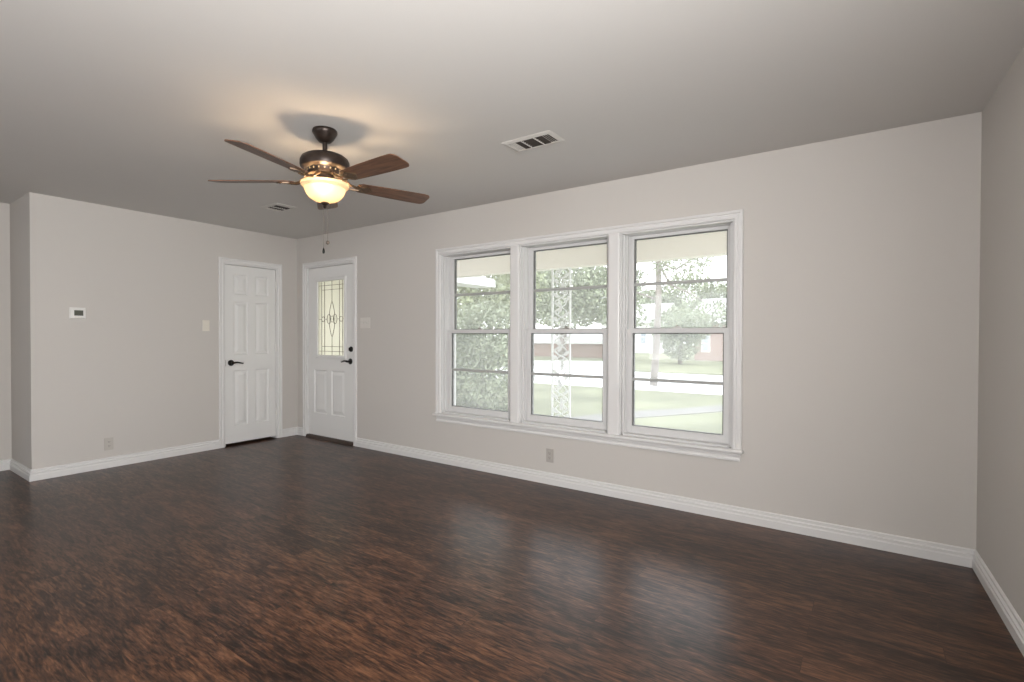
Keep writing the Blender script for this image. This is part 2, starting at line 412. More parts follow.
baseboard('baseboard_return', [(XH, 0.0524, 1, -1)], 'white baseboard of the short shaded wall at far left', loc=(0, -LEN_L, 0))
baseboard('baseboard_right', [(0, 7.4, 1, 0)], 'white baseboard of the right wall', loc=(RW, 0, 0), rz=RROT)
baseboard('baseboard_alcove', [(-3.40, -LEN_L, 1, 1)], 'white baseboard at the very left edge', loc=(XH, 0, 0), rz=PI/2)

# ------------------------------------------------------------------ windows
CASE = [(0, 0), (0, 0.016), (0.006, 0.020), (0.020, 0.020), (0.024, 0.013), (0.035, 0.013), (0.039, 0.024), (0.053, 0.024), (0.057, 0.018), (0.057, 0)]
bm = NB(); casing(bm, WIN[0][0], WIN[2][1], WZ0, WZ1, CASE)
for a, b in ((WIN[0][1], WIN[1][0]), (WIN[1][1], WIN[2][0])):
    prof = [(a, 0), (a, -0.016), (a+0.008, -0.020), (b-0.008, -0.020), (b, -0.016), (b, 0)]
    v0 = [bm.verts.new((x, y, WZ0)) for x, y in prof]; v1 = [bm.verts.new((x, y, WZ1)) for x, y in prof]
    for i in range(6): bm.faces.new((v0[i], v0[(i+1) % 6], v1[(i+1) % 6], v1[i]))
    bm.faces.new(v0[::-1]); bm.faces.new(v1)
o = obj('trim_1', bm, M['trim']); tag(o, 'white stepped casing and mullions round the three windows', 'window casing', kind='structure')
bm = NB()
ST = [(-0.052, 0.462), (-0.056, 0.467), (-0.056, 0.479), (-0.052, 0.485), (0.03, 0.485), (0.03, 0.462)]
prism_x(bm, ST, WIN[0][0]-0.066, WIN[2][1]+0.066)
AP = [(0, 0.462), (-0.020, 0.462), (-0.020, 0.440), (-0.014, 0.434), (-0.014, 0.422), (-0.019, 0.417), (-0.019, 0.404), (0, 0.404)]
prism_x(bm, AP, WIN[0][0]-0.048, WIN[2][1]+0.048)
o = obj('trim_2', bm, M['trim'], bevel=0.0015); tag(o, 'white window stool and apron under the three windows', 'window sill', kind='structure')

def window(idx, a, b, label):
    root = empty('window_%d' % idx, ((a+b)/2, 0, WZ0)); tag(root, label, 'window', kind='structure')
    hw = (b-a)/2; h = WZ1-WZ0
    # outer frame lining the opening
    bm = NB(); f = 0.028; fh = 0.012
    box(bm, -hw, -hw+f, 0.030, TF, 0, h); box(bm, hw-f, hw, 0.030, TF, 0, h)
    box(bm, -hw, -hw+0.010, 0.0, 0.030, 0, h); box(bm, hw-0.010, hw, 0.0, 0.030, 0, h)
    box(bm, -hw+0.010, hw-0.010, 0.0, TF, h-fh, h); box(bm, -hw+f, hw-f, 0.0, TF, 0, 0.014)
    for s in (-1, 1):                       # stops between the sash tracks
        x0, x1 = sorted((s*(hw-f), s*(hw-f-0.010)))
        box(bm, x0, x1, 0.102, 0.107, 0.014, h-fh); box(bm, x0, x1, 0.048, 0.056, 0.014, h-fh)
    obj('window_frame', bm, M['vinyl'], root, bevel=0.0012)
    x = hw-f
    zm = 1.281-WZ0                          # meeting rail
    def sash(name, y0, y1, z0, z1, rb, rt, st, zmun):
        bm = NB()
        box(bm, -x, -x+st, y0, y1, z0, z1); box(bm, x-st, x, y0, y1, z0, z1)
        box(bm, -x+st, x-st, y0, y1, z0, z0+rb); box(bm, -x+st, x-st, y0, y1, z1-rt, z1)
        s = obj(name, bm, M['vinyl'], root, bevel=0.002)
        yc = (y0+y1)/2
        bm = NB(); box(bm, -x+st, x-st, yc-0.012, yc+0.012, zmun-0.0115, zmun+0.0115); obj('muntin', bm, M['muntin'], s, bevel=0.002)
        bm = NB(); g = 0.008
        gx, g0, g1 = x-st, z0+rb, z1-rt
        box(bm, -gx, -gx+g, yc-0.008, y1-0.001, g0, g1); box(bm, gx-g, gx, yc-0.008, y1-0.001, g0, g1)
        box(bm, -gx+g, gx-g, yc-0.008, y1-0.001, g0, g0+g*0.4); box(bm, -gx+g, gx-g, yc-0.008, y1-0.001, g1-g*0.7, g1)
        obj('gasket', bm, M['gasket'], s)
        bm = NB()
        for lo, hi in ((g0, zmun-0.0115), (zmun+0.0115, g1)):
            bm.faces.new([bm.verts.new(p) for p in ((-gx, yc, lo), (gx, yc, lo), (gx, yc, hi), (-gx, yc, hi))])
        obj('pane', bm, M['pane'], s)
        return s
    ls = sash('lower_sash', 0.058, 0.100, 0.014, zm+0.018, 0.054, 0.034, 0.048, 0.911-WZ0)
    sash('upper_sash', 0.108, 0.150, zm-0.014, h-fh, 0.034, 0.024, 0.038, 1.640-WZ0)
    bm = NB(); z = zm+0.018
    box(bm, -0.034, 0.034, 0.068, 0.090, z, z+0.008); lathe(bm, [(0.011, 0), (0.011, 0.012), (0.006, 0.015)], 16, (0, 0.079, z+0.007))
    box(bm, -0.002, 0.032, 0.065, 0.073, z+0.009, z+0.018)
    obj('sash_lock', bm, M['steel'], ls, bevel=0.001)
window(1, *WIN[0], 'left window of the three, filled with green foliage')
window(2, *WIN[1], 'middle window of the three, scrolled porch column outside')
window(3, *WIN[2], 'right window of the three, street and tree trunk outside')

# ------------------------------------------------------------------ doors
DC = [(0, 0), (0, 0.012), (0.005, 0.015), (0.018, 0.015), (0.023, 0.012), (0.034, 0.013), (0.039, 0.018), (0.049, 0.018), (0.053, 0.013), (0.053, 0)]
bm = NB(); casing(bm, FD[0], FD[1], 0, FD[3], DC)
j = 0.020                                     # jamb lining and stop
box(bm, FD[0], FD[0]+j-0.004, 0, TF, 0, FD[3]); box(bm, FD[1]-j+0.004, FD[1], 0, TF, 0, FD[3]); box(bm, FD[0]+j-0.004, FD[1]-j+0.004, 0, TF, FD[3]-j+0.006, FD[3])
o = obj('trim_3', bm, M['trim']); tag(o, 'white casing round the front door', 'door casing', kind='structure')
bm = NB(); prism_x(bm, [(-0.022, 0), (-0.012, 0.022), (0.0, 0.030), (TF, 0.030), (TF, 0)], FD[0]+j-0.004, FD[1]-j+0.004)
o = obj('trim_4', bm, M['threshold']); tag(o, 'dark bronze threshold under the front door', 'threshold', kind='structure')

def lever(parent, x, z, y0, sgn, mat):
    """lever handle: round rose with a curved lever pointing sgn along x"""
    bm = NB(); lathe(bm, [(0.033, 0), (0.034, -0.006), (0.030, -0.012), (0.014, -0.016), (0.012, -0.045), (0.014, -0.050)], 28, (x, y0, z), 'y')
    h = obj('handle', bm, mat, parent, smooth=True, autosmooth=True)
    bm = NB()
    pts = [(x-sgn*0.008, y0-0.046, z), (x+sgn*0.02, y0-0.048, z+0.004), (x+sgn*0.05, y0-0.048, z+0.006), (x+sgn*0.085, y0-0.046, z-0.002), (x+sgn*0.112, y0-0.042, z-0.008), (x+sgn*0.122, y0-0.038, z-0.006)]
    tube(bm, pts, [0.011, 0.011, 0.0095, 0.0085, 0.0075, 0.005], 10)
    obj('lever', bm, mat, h, smooth=True)

# front door
fx0, fx1 = FD[0]+j-0.001, FD[1]-j+0.001
W = fx1-fx0; z0 = 0.033; DH = 2.054-z0; yd = 0.020
root = empty('door_2', (fx0, yd, z0)); tag(root, 'white front door with a leaded glass light beside the corner', 'door', kind='structure')
gx0, gx1, gz0, gz1 = 0.385-fx0, 0.925-fx0, 0.988-z0, 1.905-z0
pan = [(0.325-fx0, 0.575-fx0, 0.300-z0, 0.825-z0), (0.665-fx0, 0.915-fx0, 0.300-z0, 0.825-z0)]
bm = NB(); panel_slab(bm, W, DH, 0.044, pan, (gx0, gx1, gz0, gz1)); obj('door_slab', bm, M['door'], root)
bm = NB()
GF = [(-0.020, 0.0), (-0.020, 0.006), (-0.012, 0.012), (0.010, 0.012), (0.022, 0.004), (0.022, 0.0)]
casing(bm, gx0, gx1, gz0, gz1, GF, True); obj('glass_frame', bm, M['door'], root)
bm = NB(); yg = 0.022
ix0, ix1, iz0, iz1 = gx0, gx1, gz0, gz1
box(bm, ix0, ix1, yg-0.003, yg+0.003, iz0, iz1); gl = obj('glass', bm, M['frosted'], root); gl['label'] = 'cream textured leaded glass'
bm = NB(); yc = yg-0.006; R_ = 0.0030
ax0, ax1, az0, az1 = gx0+0.020, gx1-0.020, gz0+0.020, gz1-0.020
gw, gh = ax1-ax0, az1-az0; mx_ = (ax0+ax1)/2; mz_ = az0+gh*0.452+0.03
def ln(p, q): tube(bm, [(p[0], yc, p[1]), (q[0], yc, q[1])], R_, 6)
for f in (0.10, 0.215, 0.785, 0.90): ln((ax0+gw*f, az0), (ax0+gw*f, az1))
for f in (0.05, 0.115, 0.885, 0.945): ln((ax0+gw*(0.10 if f in (0.115, 0.885) else 0), az0+gh*f), (ax1-gw*(0.10 if f in (0.115, 0.885) else 0), az0+gh*f))
def marq(cx, cz, rx, rz, n=18, y=None):
    pts = []
    for i in range(n):
        t = i/n*2-1; pts.append((cx+rx*(1-t*t), yc, cz+rz*t))
    for i in range(n):
        t = 1-i/n*2; pts.append((cx-rx*(1-t*t), yc, cz+rz*t))
    tube(bm, pts, R_, 6, True)
def ell(cx, cz, rx, rz, n=24): tube(bm, [(cx+rx*math.cos(2*PI*i/n), yc, cz+rz*math.sin(2*PI*i/n)) for i in range(n)], R_, 6, True)
marq(mx_, mz_, 0.055, 0.215)
ell(mx_, mz_, 0.034, 0.036)
for s in (-1, 1):
    ell(mx_+s*0.058, mz_, 0.036, 0.058)
    ell(mx_+s*gw*0.345, mz_, gw*0.055, 0.030)
    ln((mx_+s*0.094, mz_), (mx_+s*gw*0.29, mz_)); ln((mx_+s*gw*0.40, mz_), (mx_+s*gw*0.5, mz_))
ln((mx_, az0), (mx_, mz_-0.215)); ln((mx_, mz_+0.215), (mx_, az1))
obj('leading', bm, M['came'], gl, smooth=True)
lever(root, 1.022-fx0, 0.946-z0, 0, -1, M['black_metal'])
bm = NB(); lathe(bm, [(0.031, 0), (0.032, -0.006), (0.027, -0.014), (0.012, -0.017)], 28, (1.035-fx0, 0, 1.085-z0), 'y')
box(bm, 1.035-fx0-0.006, 1.035-fx0+0.006, -0.034, -0.015, 1.085-z0-0.016, 1.085-z0+0.016)
obj('deadbolt', bm, M['black_metal'], root, smooth=True, autosmooth=True)
for z in (0.25, 1.02, 1.82):
    bm = NB(); lathe(bm, [(0.006, 0), (0.006, 0.09)], 12, (-0.002, -0.006, z-z0)); obj('hinge', bm, M['vinyl'], root, smooth=True, autosmooth=True)

# closet door
bm = NB(); casing(bm, CD[0], CD[1], 0, CD[3], DC)
box(bm, CD[0], CD[0]+j-0.004, 0, T, 0, CD[3]); box(bm, CD[1]-j+0.004, CD[1], 0, T, 0, CD[3]); box(bm, CD[0]+j-0.004, CD[1]-j+0.004, 0, T, CD[3]-j+0.006, CD[3])
o = obj('trim_5', bm, M['trim']); o.rotation_euler = (0, 0, LROT); tag(o, 'white casing round the closet door', 'door casing', kind='structure')
cx0, cx1 = CD[0]+j, CD[1]-j; W = cx1-cx0; z0 = 0.028; DH = 2.026-z0
Rm = Matrix.Rotation(LROT, 3, 'Z')
root = empty('door_1', Rm @ Vector((cx0, 0.012, z0)), LROT); tag(root, 'white six panel closet door beside the light switch', 'door', kind='structure')
pa, pb = (0.095, 0.257), (W-0.250, W-0.088)
pan = []
for xa, xb in (pa, pb): pan += [(xa, xb, 1.700-z0, 1.925-z0), (xa, xb, 1.020-z0, 1.618-z0), (xa, xb, 0.220-z0, 0.842-z0)]
bm = NB(); panel_slab(bm, W, DH, 0.036, pan); obj('door_slab', bm, M['door'], root)
lever(root, 0.062, 0.930-z0, 0, 1, M['black_metal'])
bm = NB(); box(bm, 0.002, 0.006, -0.003, 0.02, 0.895-z0, 0.965-z0); obj('latch_plate', bm, M['steel'], root)
for z in (0.28, 1.05, 1.80):
    bm = NB(); lathe(bm, [(0.007, 0), (0.007, 0.085)], 12, (W+0.002, -0.007, z-z0)); obj('hinge', bm, M['white_plastic'], root, smooth=True, autosmooth=True)
# closet behind the door, its shade put into near-black walls
bm = NB()
for (x0, x1, ya, yb, za, zb) in ((cx0-0.03, cx1+0.03, 0.7, 0.72, 0, 2.1), (cx0-0.05, cx0-0.03, T, 0.72, 0, 2.1), (cx1+0.03, cx1+0.05, T, 0.72, 0, 2.1), (cx0-0.05, cx1+0.05, T, 0.72, 2.1, 2.12), (cx0-0.05, cx1+0.05, T, 0.72, -0.02, 0)): box(bm, x0, x1, ya, yb, za, zb)
o = obj('wall_closet', bm, M['dark']); o.rotation_euler = (0, 0, LROT); tag(o, 'closet coloured black as shade behind the six panel door', 'closet', kind='structure')

# ------------------------------------------------------------------ wall fittings
def on_left(x, z): return Rm @ Vector((x, 0, z))
def plate_mesh(w, h, t=0.007):
    bm = NB()
    v = [(-w/2, 0, -h/2), (w/2, 0, -h/2), (w/2, 0, h/2), (-w/2, 0, h/2)]
    box(bm, -w/2, w/2, -t, 0, -h/2, h/2); return bm
def switch(loc, rz, gangs, label, mat, tm):
    root = empty('light_switch', loc, rz); tag(root, label, 'light switch')
    w = 0.072 + 0.046*(gangs-1)
    obj('cover_plate', plate_mesh(w, 0.117), mat, root, bevel=0.003)
    for g in range(gangs):
        x = (g-(gangs-1)/2)*0.046
        bm = NB(); box(bm, x-0.0055, x+0.0055, -0.0078, -0.0068, -0.0125, 0.0125)
        vs = box(bm, x-0.004, x+0.004, -0.019, -0.007, -0.002, 0.010)
        obj('toggle', bm, tm, root, bevel=0.001)
        for s in (-1, 1):
            bm = NB(); lathe(bm, [(0.003, -0.0068), (0.003, -0.008)], 10, (x, 0, s*0.030), 'y'); obj('screw', bm, tm, root)
def outlet(loc, rz, label, mat, rec):
    root = empty('electrical_outlet', loc, rz); tag(root, label, 'electrical outlet')
    obj('cover_plate', plate_mesh(0.071, 0.115), mat, root, bevel=0.003)
    for s in (-1, 1):
        bm = NB(); n = 20
        pr = [(0.0165*max(-0.86, min(0.86, math.cos(2*PI*i/n))) / 0.86, 0.0145*math.sin(2*PI*i/n)) for i in range(n)]
        a = [bm.verts.new((x, -0.0068, s*0.0195+z)) for x, z in pr]; b = [bm.verts.new((x, -0.0088, s*0.0195+z)) for x, z in pr]
        for i in range(n): bm.faces.new((a[i], a[(i+1) % n], b[(i+1) % n], b[i]))
        bm.faces.new(b); r = obj('receptacle', bm, rec, root)
        bm = NB(); zc = s*0.0195
        box(bm, -0.0075, -0.0050, -0.0092, -0.0080, zc-0.002, zc+0.007); obj('slot', bm, M['slot'], r)
        bm = NB(); box(bm, 0.0050, 0.0075, -0.0092, -0.0080, zc-0.002, zc+0.007); obj('slot', bm, M['slot'], r)
        bm = NB(); lathe(bm, [(0.0024, -0.008), (0.0024, -0.0092)], 10, (0, 0, zc-0.008), 'y'); obj('slot', bm, M['slot'], r)
    bm = NB(); lathe(bm, [(0.003, -0.0068), (0.003, -0.008)], 10, (0, 0, 0), 'y'); obj('screw', bm, rec, root)
switch(on_left(-1.081, 1.343), LROT, 1, 'almond single toggle light switch beside the closet door', M['plate'], M['plate'])
switch((1.306, 0, 1.378), 0, 3, 'beige triple toggle light switch to the right of the front door', M['plate_beige'], M['plate_beige'])
outlet(on_left(-1.944, 0.222), LROT, 'small beige wall outlet below the thermostat', M['plate_tan'], M['plate_tan'])
outlet((3.672, 0, 0.240), 0, 'small grey wall outlet under the middle window', M['plate_grey'], M['plate_grey'])

root = empty('thermostat', on_left(-2.168, 1.433), LROT); tag(root, 'white digital thermostat with dark screen on the left wall', 'thermostat')
bm = NB(); box(bm, -0.057, 0.057, -0.006, 0, -0.051, 0.051); obj('back_plate', bm, M['white_plastic'], root, bevel=0.003)
bm = NB(); box(bm, -0.053, 0.053, -0.026, -0.006, -0.047, 0.047); obj('body', bm, M['white_plastic'], root, bevel=0.005)
bm = NB(); box(bm, -0.030, 0.034, -0.0275, -0.0255, -0.022, 0.026); obj('screen', bm, M['lcd'], root, bevel=0.001)
for i in range(3):
    bm = NB(); box(bm, -0.026+i*0.020, -0.014+i*0.020, -0.0285, -0.0255, -0.039, -0.032); obj('button', bm, M['plate'], root, bevel=0.001)

# ------------------------------------------------------------------ ceiling vents
def vent(cx, cy, wx, wy, label, three_way=True):
    root = empty('ceiling_vent', (cx, cy, H)); tag(root, label, 'ceiling vent', 'ceiling vents')
    hx, hy = wx/2, wy/2; b = 0.024
    bm = NB()
    O = [(-hx, -hy), (hx, -hy), (hx, hy), (-hx, hy)]; I = [(-hx+b, -hy+b), (hx-b, -hy+b), (hx-b, hy-b), (-hx+b, hy-b)]
    R = [[bm.verts.new((x, y, 0)) for x, y in O], [bm.verts.new((x, y, -0.003)) for x, y in O], [bm.verts.new((x, y, -0.011)) for x, y in I], [bm.verts.new((x, y, -0.0005)) for x, y in I]]
    for A, B in zip(R, R[1:]):
        for k in range(4): bm.faces.new((A[k], A[(k+1) % 4], B[(k+1) % 4], B[k]))
    obj('frame', bm, M['vent_white'], root)
    bm = NB(); ix, iy = hx-b, hy-b
    box(bm, -ix, ix, -iy, iy, -0.0012, -0.0004); obj('duct_shade', bm, M['duct_shade'], root)  # flat dark sheet in place of a shaded opening
    def slat(bm, p, q, dirv, wd=0.012, tilt=0.6):
        p, q = Vector(p), Vector(q); d = Vector(dirv)*wd*0.5
        off = Vector((0, 0, wd*0.5*tilt))
        c = Vector((0, 0, -0.006))
        a = [p+c-d+off*0.9, q+c-d+off*0.9, q+c+d-off*0.5, p+c+d-off*0.5]
        t = Vector((0, 0, -0.0012))
        vs = [bm.verts.new(x) for x in a]+[bm.verts.new(x+t) for x in a]
        for f in ((0, 1, 2, 3), (7, 6, 5, 4), (0, 4, 5, 1), (1, 5, 6, 2), (2, 6, 7, 3), (3, 7, 4, 0)): bm.faces.new([vs[i] for i in f])
    ex = ix*0.42
    bm = NB()
    ny = max(3, int(2*iy/0.020))
    for i in range(ny):
        y = -iy+(i+0.5)*2*iy/ny; slat(bm, (-ix+ex*0.9, y, 0), (ix-ex*0.9, y, 0), (0, 1, 0), 0.009)
    obj('louver', bm, M['duct_shade'], root)  # louvers take the same painted shade as the sheet behind
    for s in (-1, 1):
        bm = NB(); nx = max(3, int(ex*0.9/0.014))
        for i in range(nx):
            x = s*(ix-(i+0.5)*ex*0.9/nx); slat(bm, (x, -iy, 0), (x, iy, 0), (s*1.0, 0, 0), 0.0065)
        obj('end_louver', bm, M['vent_white'], root)
    for f in (-0.33, 0.33) if three_way else (0.0,):
        bm = NB(); box(bm, f*ix*0.9-0.0015, f*ix*0.9+0.0015, -iy, iy, -0.0125, -0.0015); obj('crossbar', bm, M['vent_white'], root)
vent(4.142, -1.010, 0.35, 0.185, 'large white ceiling vent with louvers coloured dark as shade, right of the fan')
vent(1.315, -1.010, 0.27, 0.20, 'small far ceiling vent between the fan and the corner', False)

# ------------------------------------------------------------------ ceiling fan
FX, FY = 3.232, -1.845
fan = empty('ceiling_fan', (FX, FY, H))
tag(fan, 'dark bronze ceiling fan with five brown blades and a lit glass bowl', 'ceiling fan')
Z = lambda z: z-H
def spin(name, prof, mat, seg=40, parent=None, cap0=True):
    bm = NB(); lathe(bm, [(r, Z(z)) for r, z in prof], seg, cap0=cap0)
    return obj(name, bm, mat, parent or fan, smooth=True, autosmooth=True)
spin('canopy', [(0.067, 2.440), (0.070, 2.433), (0.070, 2.423), (0.065, 2.414), (0.050, 2.388), (0.036, 2.372), (0.022, 2.366)], M['bronze'])
spin('downrod', [(0.0135, 2.370), (0.0135, 2.318), (0.019, 2.312), (0.022, 2.292)], M['bronze'], 24)
mh = spin('motor_housing', [(0.020, 2.297), (0.080, 2.294), (0.112, 2.286), (0.130, 2.272), (0.138, 2.254), (0.1385, 2.230), (0.1345, 2.217), (0.120, 2.208), (0.101, 2.204), (0.098, 2.190), (0.088, 2.178), (0.045, 2.175)], M['bronze'], 48)
for i in range(20):
    bm = NB(); a = 2*PI*i/20; c, s = math.cos(a), math.sin(a)
    tube(bm, [(0.1005*c, 0.1005*s, Z(2.201)), (0.0985*c, 0.0985*s, Z(2.192))], 0.004, 6)
    obj('vent_slot', bm, M['brass'], mh)
spin('light_fitter', [(0.045, 2.179), (0.056, 2.173), (0.057, 2.160), (0.049, 2.152), (0.048, 2.144), (0.074, 2.138), (0.079, 2.131), (0.074, 2.126), (0.030, 2.125)], M['bronze'])
for k in range(3):
    bm = NB(); a = 2*PI*k/3+0.4; c, s = math.cos(a), math.sin(a)
    tube(bm, [(0.055*c, 0.055*s, Z(2.132)), (0.100*c, 0.100*s, Z(2.135)), (0.132*c, 0.132*s, Z(2.129))], 0.004, 8)
    obj('bowl_arm', bm, M['bronze'], fan, smooth=True)
bo = spin('glass_bowl', [(0.133, 2.128), (0.1355, 2.121), (0.133, 2.112), (0.121, 2.104), (0.114, 2.099), (0.111, 2.085), (0.103, 2.066), (0.088, 2.046), (0.066, 2.031), (0.041, 2.022), (0.013, 2.019)], M['bowl'], 48, cap0=False)
bo['label'] = 'glowing cream glass bowl shade'
spin('finial', [(0.010, 2.026), (0.024, 2.017), (0.025, 2.011), (0.016, 2.006), (0.010, 2.000), (0.012, 1.994), (0.008, 1.987), (0.003, 1.984)], M['bronze'], 24)
for k in range(2):
    bm = NB(); dx = (-0.006, 0.014)[k]; dy = (-0.006, 0.008)[k]; zb = (1.752, 1.794)[k]
    n = 60; z_t = 1.994
    for i in range(n):
        z = z_t+(zb-z_t)*i/(n-1); bmesh.ops.create_icosphere(bm, subdivisions=1, radius=0.0015, matrix=Matrix.Translation((dx, dy, Z(z))))
    tube(bm, [(dx*0.4, dy*0.4, Z(z_t)), (dx, dy, Z(z_t-0.02)), (dx, dy, Z(zb))], 0.0008, 5)
    pc = obj('pull_chain', bm, M['chain'], fan)
    bm = NB()
    if k == 0: lathe(bm, [(0.002, Z(zb+0.002)), (0.005, Z(zb-0.006)), (0.0072, Z(zb-0.020)), (0.006, Z(zb-0.030)), (0.002, Z(zb-0.033))], 14, (dx, dy, 0)); mt_ = M['black_metal']
    else: lathe(bm, [(0.002, Z(zb+0.002)), (0.009, Z(zb-0.004)), (0.011, Z(zb-0.010)), (0.009, Z(zb-0.018)), (0.002, Z(zb-0.022))], 14, (dx, dy, 0)); mt_ = M['chain']
    obj('chain_fob', bm, mt_, pc, smooth=True)
def blade_bm():
    bm = NB(); r0, r1 = 0.188, 0.660
    N = 22; top = []
    def half(r):
        t = (r-r0)/(r1-r0); w = 0.052+0.016*math.sin(min(1, t*1.1)*PI/2)
        e = 0.035
        if r > r1-e: w *= 0.45+0.55*math.sqrt(max(0, 1-((r-(r1-e))/e)**2))
        if r < r0+0.02: w *= 0.75+0.25*math.sqrt(max(0, 1-((r0+0.02-r)/0.02)**2))
        return w
    rs = [r0+(r1-r0)*(i/(N-1)) for i in range(N)]+[r1-0.03+0.03*q for q in (0.3, 0.6, 0.8, 0.92)]
    rs = sorted(set(rs))
    pl = [(r, half(r)) for r in rs]+[(r, -half(r)) for r in rs[::-1]]
    a = [bm.verts.new((x, y, -0.003)) for x, y in pl]; b = [bm.verts.new((x, y, 0.003)) for x, y in pl]
    n = len(pl)
    for i in range(n): bm.faces.new((a[i], a[(i+1) % n], b[(i+1) % n], b[i]))
    bm.faces.new(a[::-1]); bm.faces.new(b)
    return bm
def iron_bm():
    bm = NB()
    # curved arm from the motor flange out to a shaped plate under the blade root
    for s in (-1, 1): tube(bm, [(0.075, s*0.014, 0.036), (0.105, s*0.024, 0.022), (0.140, s*0.026, -0.004), (0.175, s*0.018, -0.010), (0.205, s*0.010, -0.010)], [0.008, 0.007, 0.007, 0.007, 0.006], 8)
    pts = [(0.185, 0.0), (0.200, 0.026), (0.235, 0.040), (0.262, 0.030), (0.285, 0.0), (0.262, -0.030), (0.235, -0.040), (0.200, -0.026)]
    a = [bm.verts.new((x, y, -0.010)) for x, y in pts]; b = [bm.verts.new((x, y, -0.0035)) for x, y in pts]
    for i in range(8): bm.faces.new((a[i], a[(i+1) % 8], b[(i+1) % 8], b[i]))
    bm.faces.new(a[::-1]); bm.faces.new(b)
    for x, y in ((0.225, 0.020), (0.225, -0.020), (0.262, 0.0)): lathe(bm, [(0.006, -0.010), (0.005, -0.013)], 10, (x, y, 0))
    return bm
b0 = obj('blade', blade_bm(), M['blade'], fan, bevel=0.0015)
i0 = obj('blade_iron', iron_bm(), M['iron_bronze_lit'], b0, smooth=True, autosmooth=True)
TILT = math.radians(-12)
for k in range(5):
    if k == 0: b, ir = b0, i0
    else:
        b = b0.copy(); col.objects.link(b); ir = i0.copy(); col.objects.link(ir); ir.parent = b
    b.location = (0, 0, Z(2.139)); b.rotation_euler = (Matrix.Rotation(math.radians(-0.5+72*k), 3, 'Z')@ Matrix.Rotation(TILT, 3, 'X')).to_euler()
for k in range(3):
    a = 2*PI*k/3+1.4
    l = bpy.data.lights.new('fan_bulb', 'POINT'); l.energy = 5; l.color = (1.0, 0.72, 0.44); l.shadow_soft_size = 0.022
    o = bpy.data.objects.new('fan_bulb', l); col.objects.link(o); o.parent = fan; o.location = (0.078*math.cos(a), 0.078*math.sin(a), Z(2.096))

# ------------------------------------------------------------------ outside: porch, yard, street
GZ = -0.35
def ground(name, x0, x1, y0, y1, z0, z1, mat, label, cat):
    bm = NB(); box(bm, x0, x1, y0, y1, z0, z1); o = obj(name, bm, mat); tag(o, label, cat, kind='structure'); return o
ground('porch_floor', -2.0, 8.5, TF, 2.25, GZ, -0.12, M['concrete'], 'pale concrete porch floor outside the windows', 'porch floor')
ground('lawn', -70, 50, 2.25, 10.9, GZ-0.3, GZ, M['lawn'], 'front lawn between the porch and the street', 'lawn')
ground('street', -70, 50, 10.9, 19.0, GZ-0.3, GZ-0.06, M['asphalt'], 'bright pale street beyond the front lawn', 'street')
ground('far_lawn', -90, 70, 19.0, 90, GZ-0.3, GZ, M['lawn'], 'lawns across the street in front of the houses', 'lawn')
ground('porch_ceiling', -2.0, 8.5, TF, 2.5, 2.42, 2.50, M['porch_paint'], 'cream porch ceiling outside the windows', 'porch ceiling')
ground('porch_beam', -2.0, 8.5, 1.92, 2.08, 2.10, 2.42, M['porch_paint'], 'cream beam along the porch edge above the windows', 'porch beam')

def px(px_, py_, y=None, z=None):
    d = fw + cr*((px_-512)/507.755) - cu*((py_-341.69)/507.755)
    s = (y-CAM.y)/d.y if y is not None else (z-CAM.z)/d.z
    return CAM+d*s

# walkway curving over the lawn and driveway beyond the street
def strip(name, pts, mat, label, cat, t=0.012):
    bm = NB(); lo = []; hi = []
    for a, b in pts:
        for q, dst in ((px(*a, z=GZ), lo), (px(*b, z=GZ), hi)):
            dst.append((bm.verts.new((q.x, q.y, GZ-0.1)), bm.verts.new((q.x, q.y, GZ+t))))
    for k in range(len(pts)-1):
        for g in ((lo[k][1], lo[k+1][1], hi[k+1][1], hi[k][1]), (lo[k][0], hi[k][0], hi[k+1][0], lo[k+1][0]), (lo[k][0], lo[k+1][0], lo[k+1][1], lo[k][1]), (hi[k][0], hi[k][1], hi[k+1][1], hi[k+1][0])): bm.faces.new(g)
    bm.faces.new((lo[0][0], lo[0][1], hi[0][1], hi[0][0])); bm.faces.new((lo[-1][0], hi[-1][0], hi[-1][1], lo[-1][1]))
    o = obj(name, bm, mat); tag(o, label, cat, kind='structure')
strip('walkway', [((790, 407), (790, 400)), ((726, 411.5), (726, 405)), ((680, 415), (680, 409)), ((634, 418.5), (634, 411.5)), ((604, 423), (604, 414)), ((575, 431), (575, 417)), ((555, 440), (548, 421))], M['path'], 'faint grey walkway curving across the front lawn', 'walkway')
strip('driveway', [((612, 372), (606, 361.5)), ((560, 371), (560, 361)), ((524, 370), (528, 361))], M['asphalt'], 'pale driveway before the long brick house', 'driveway')

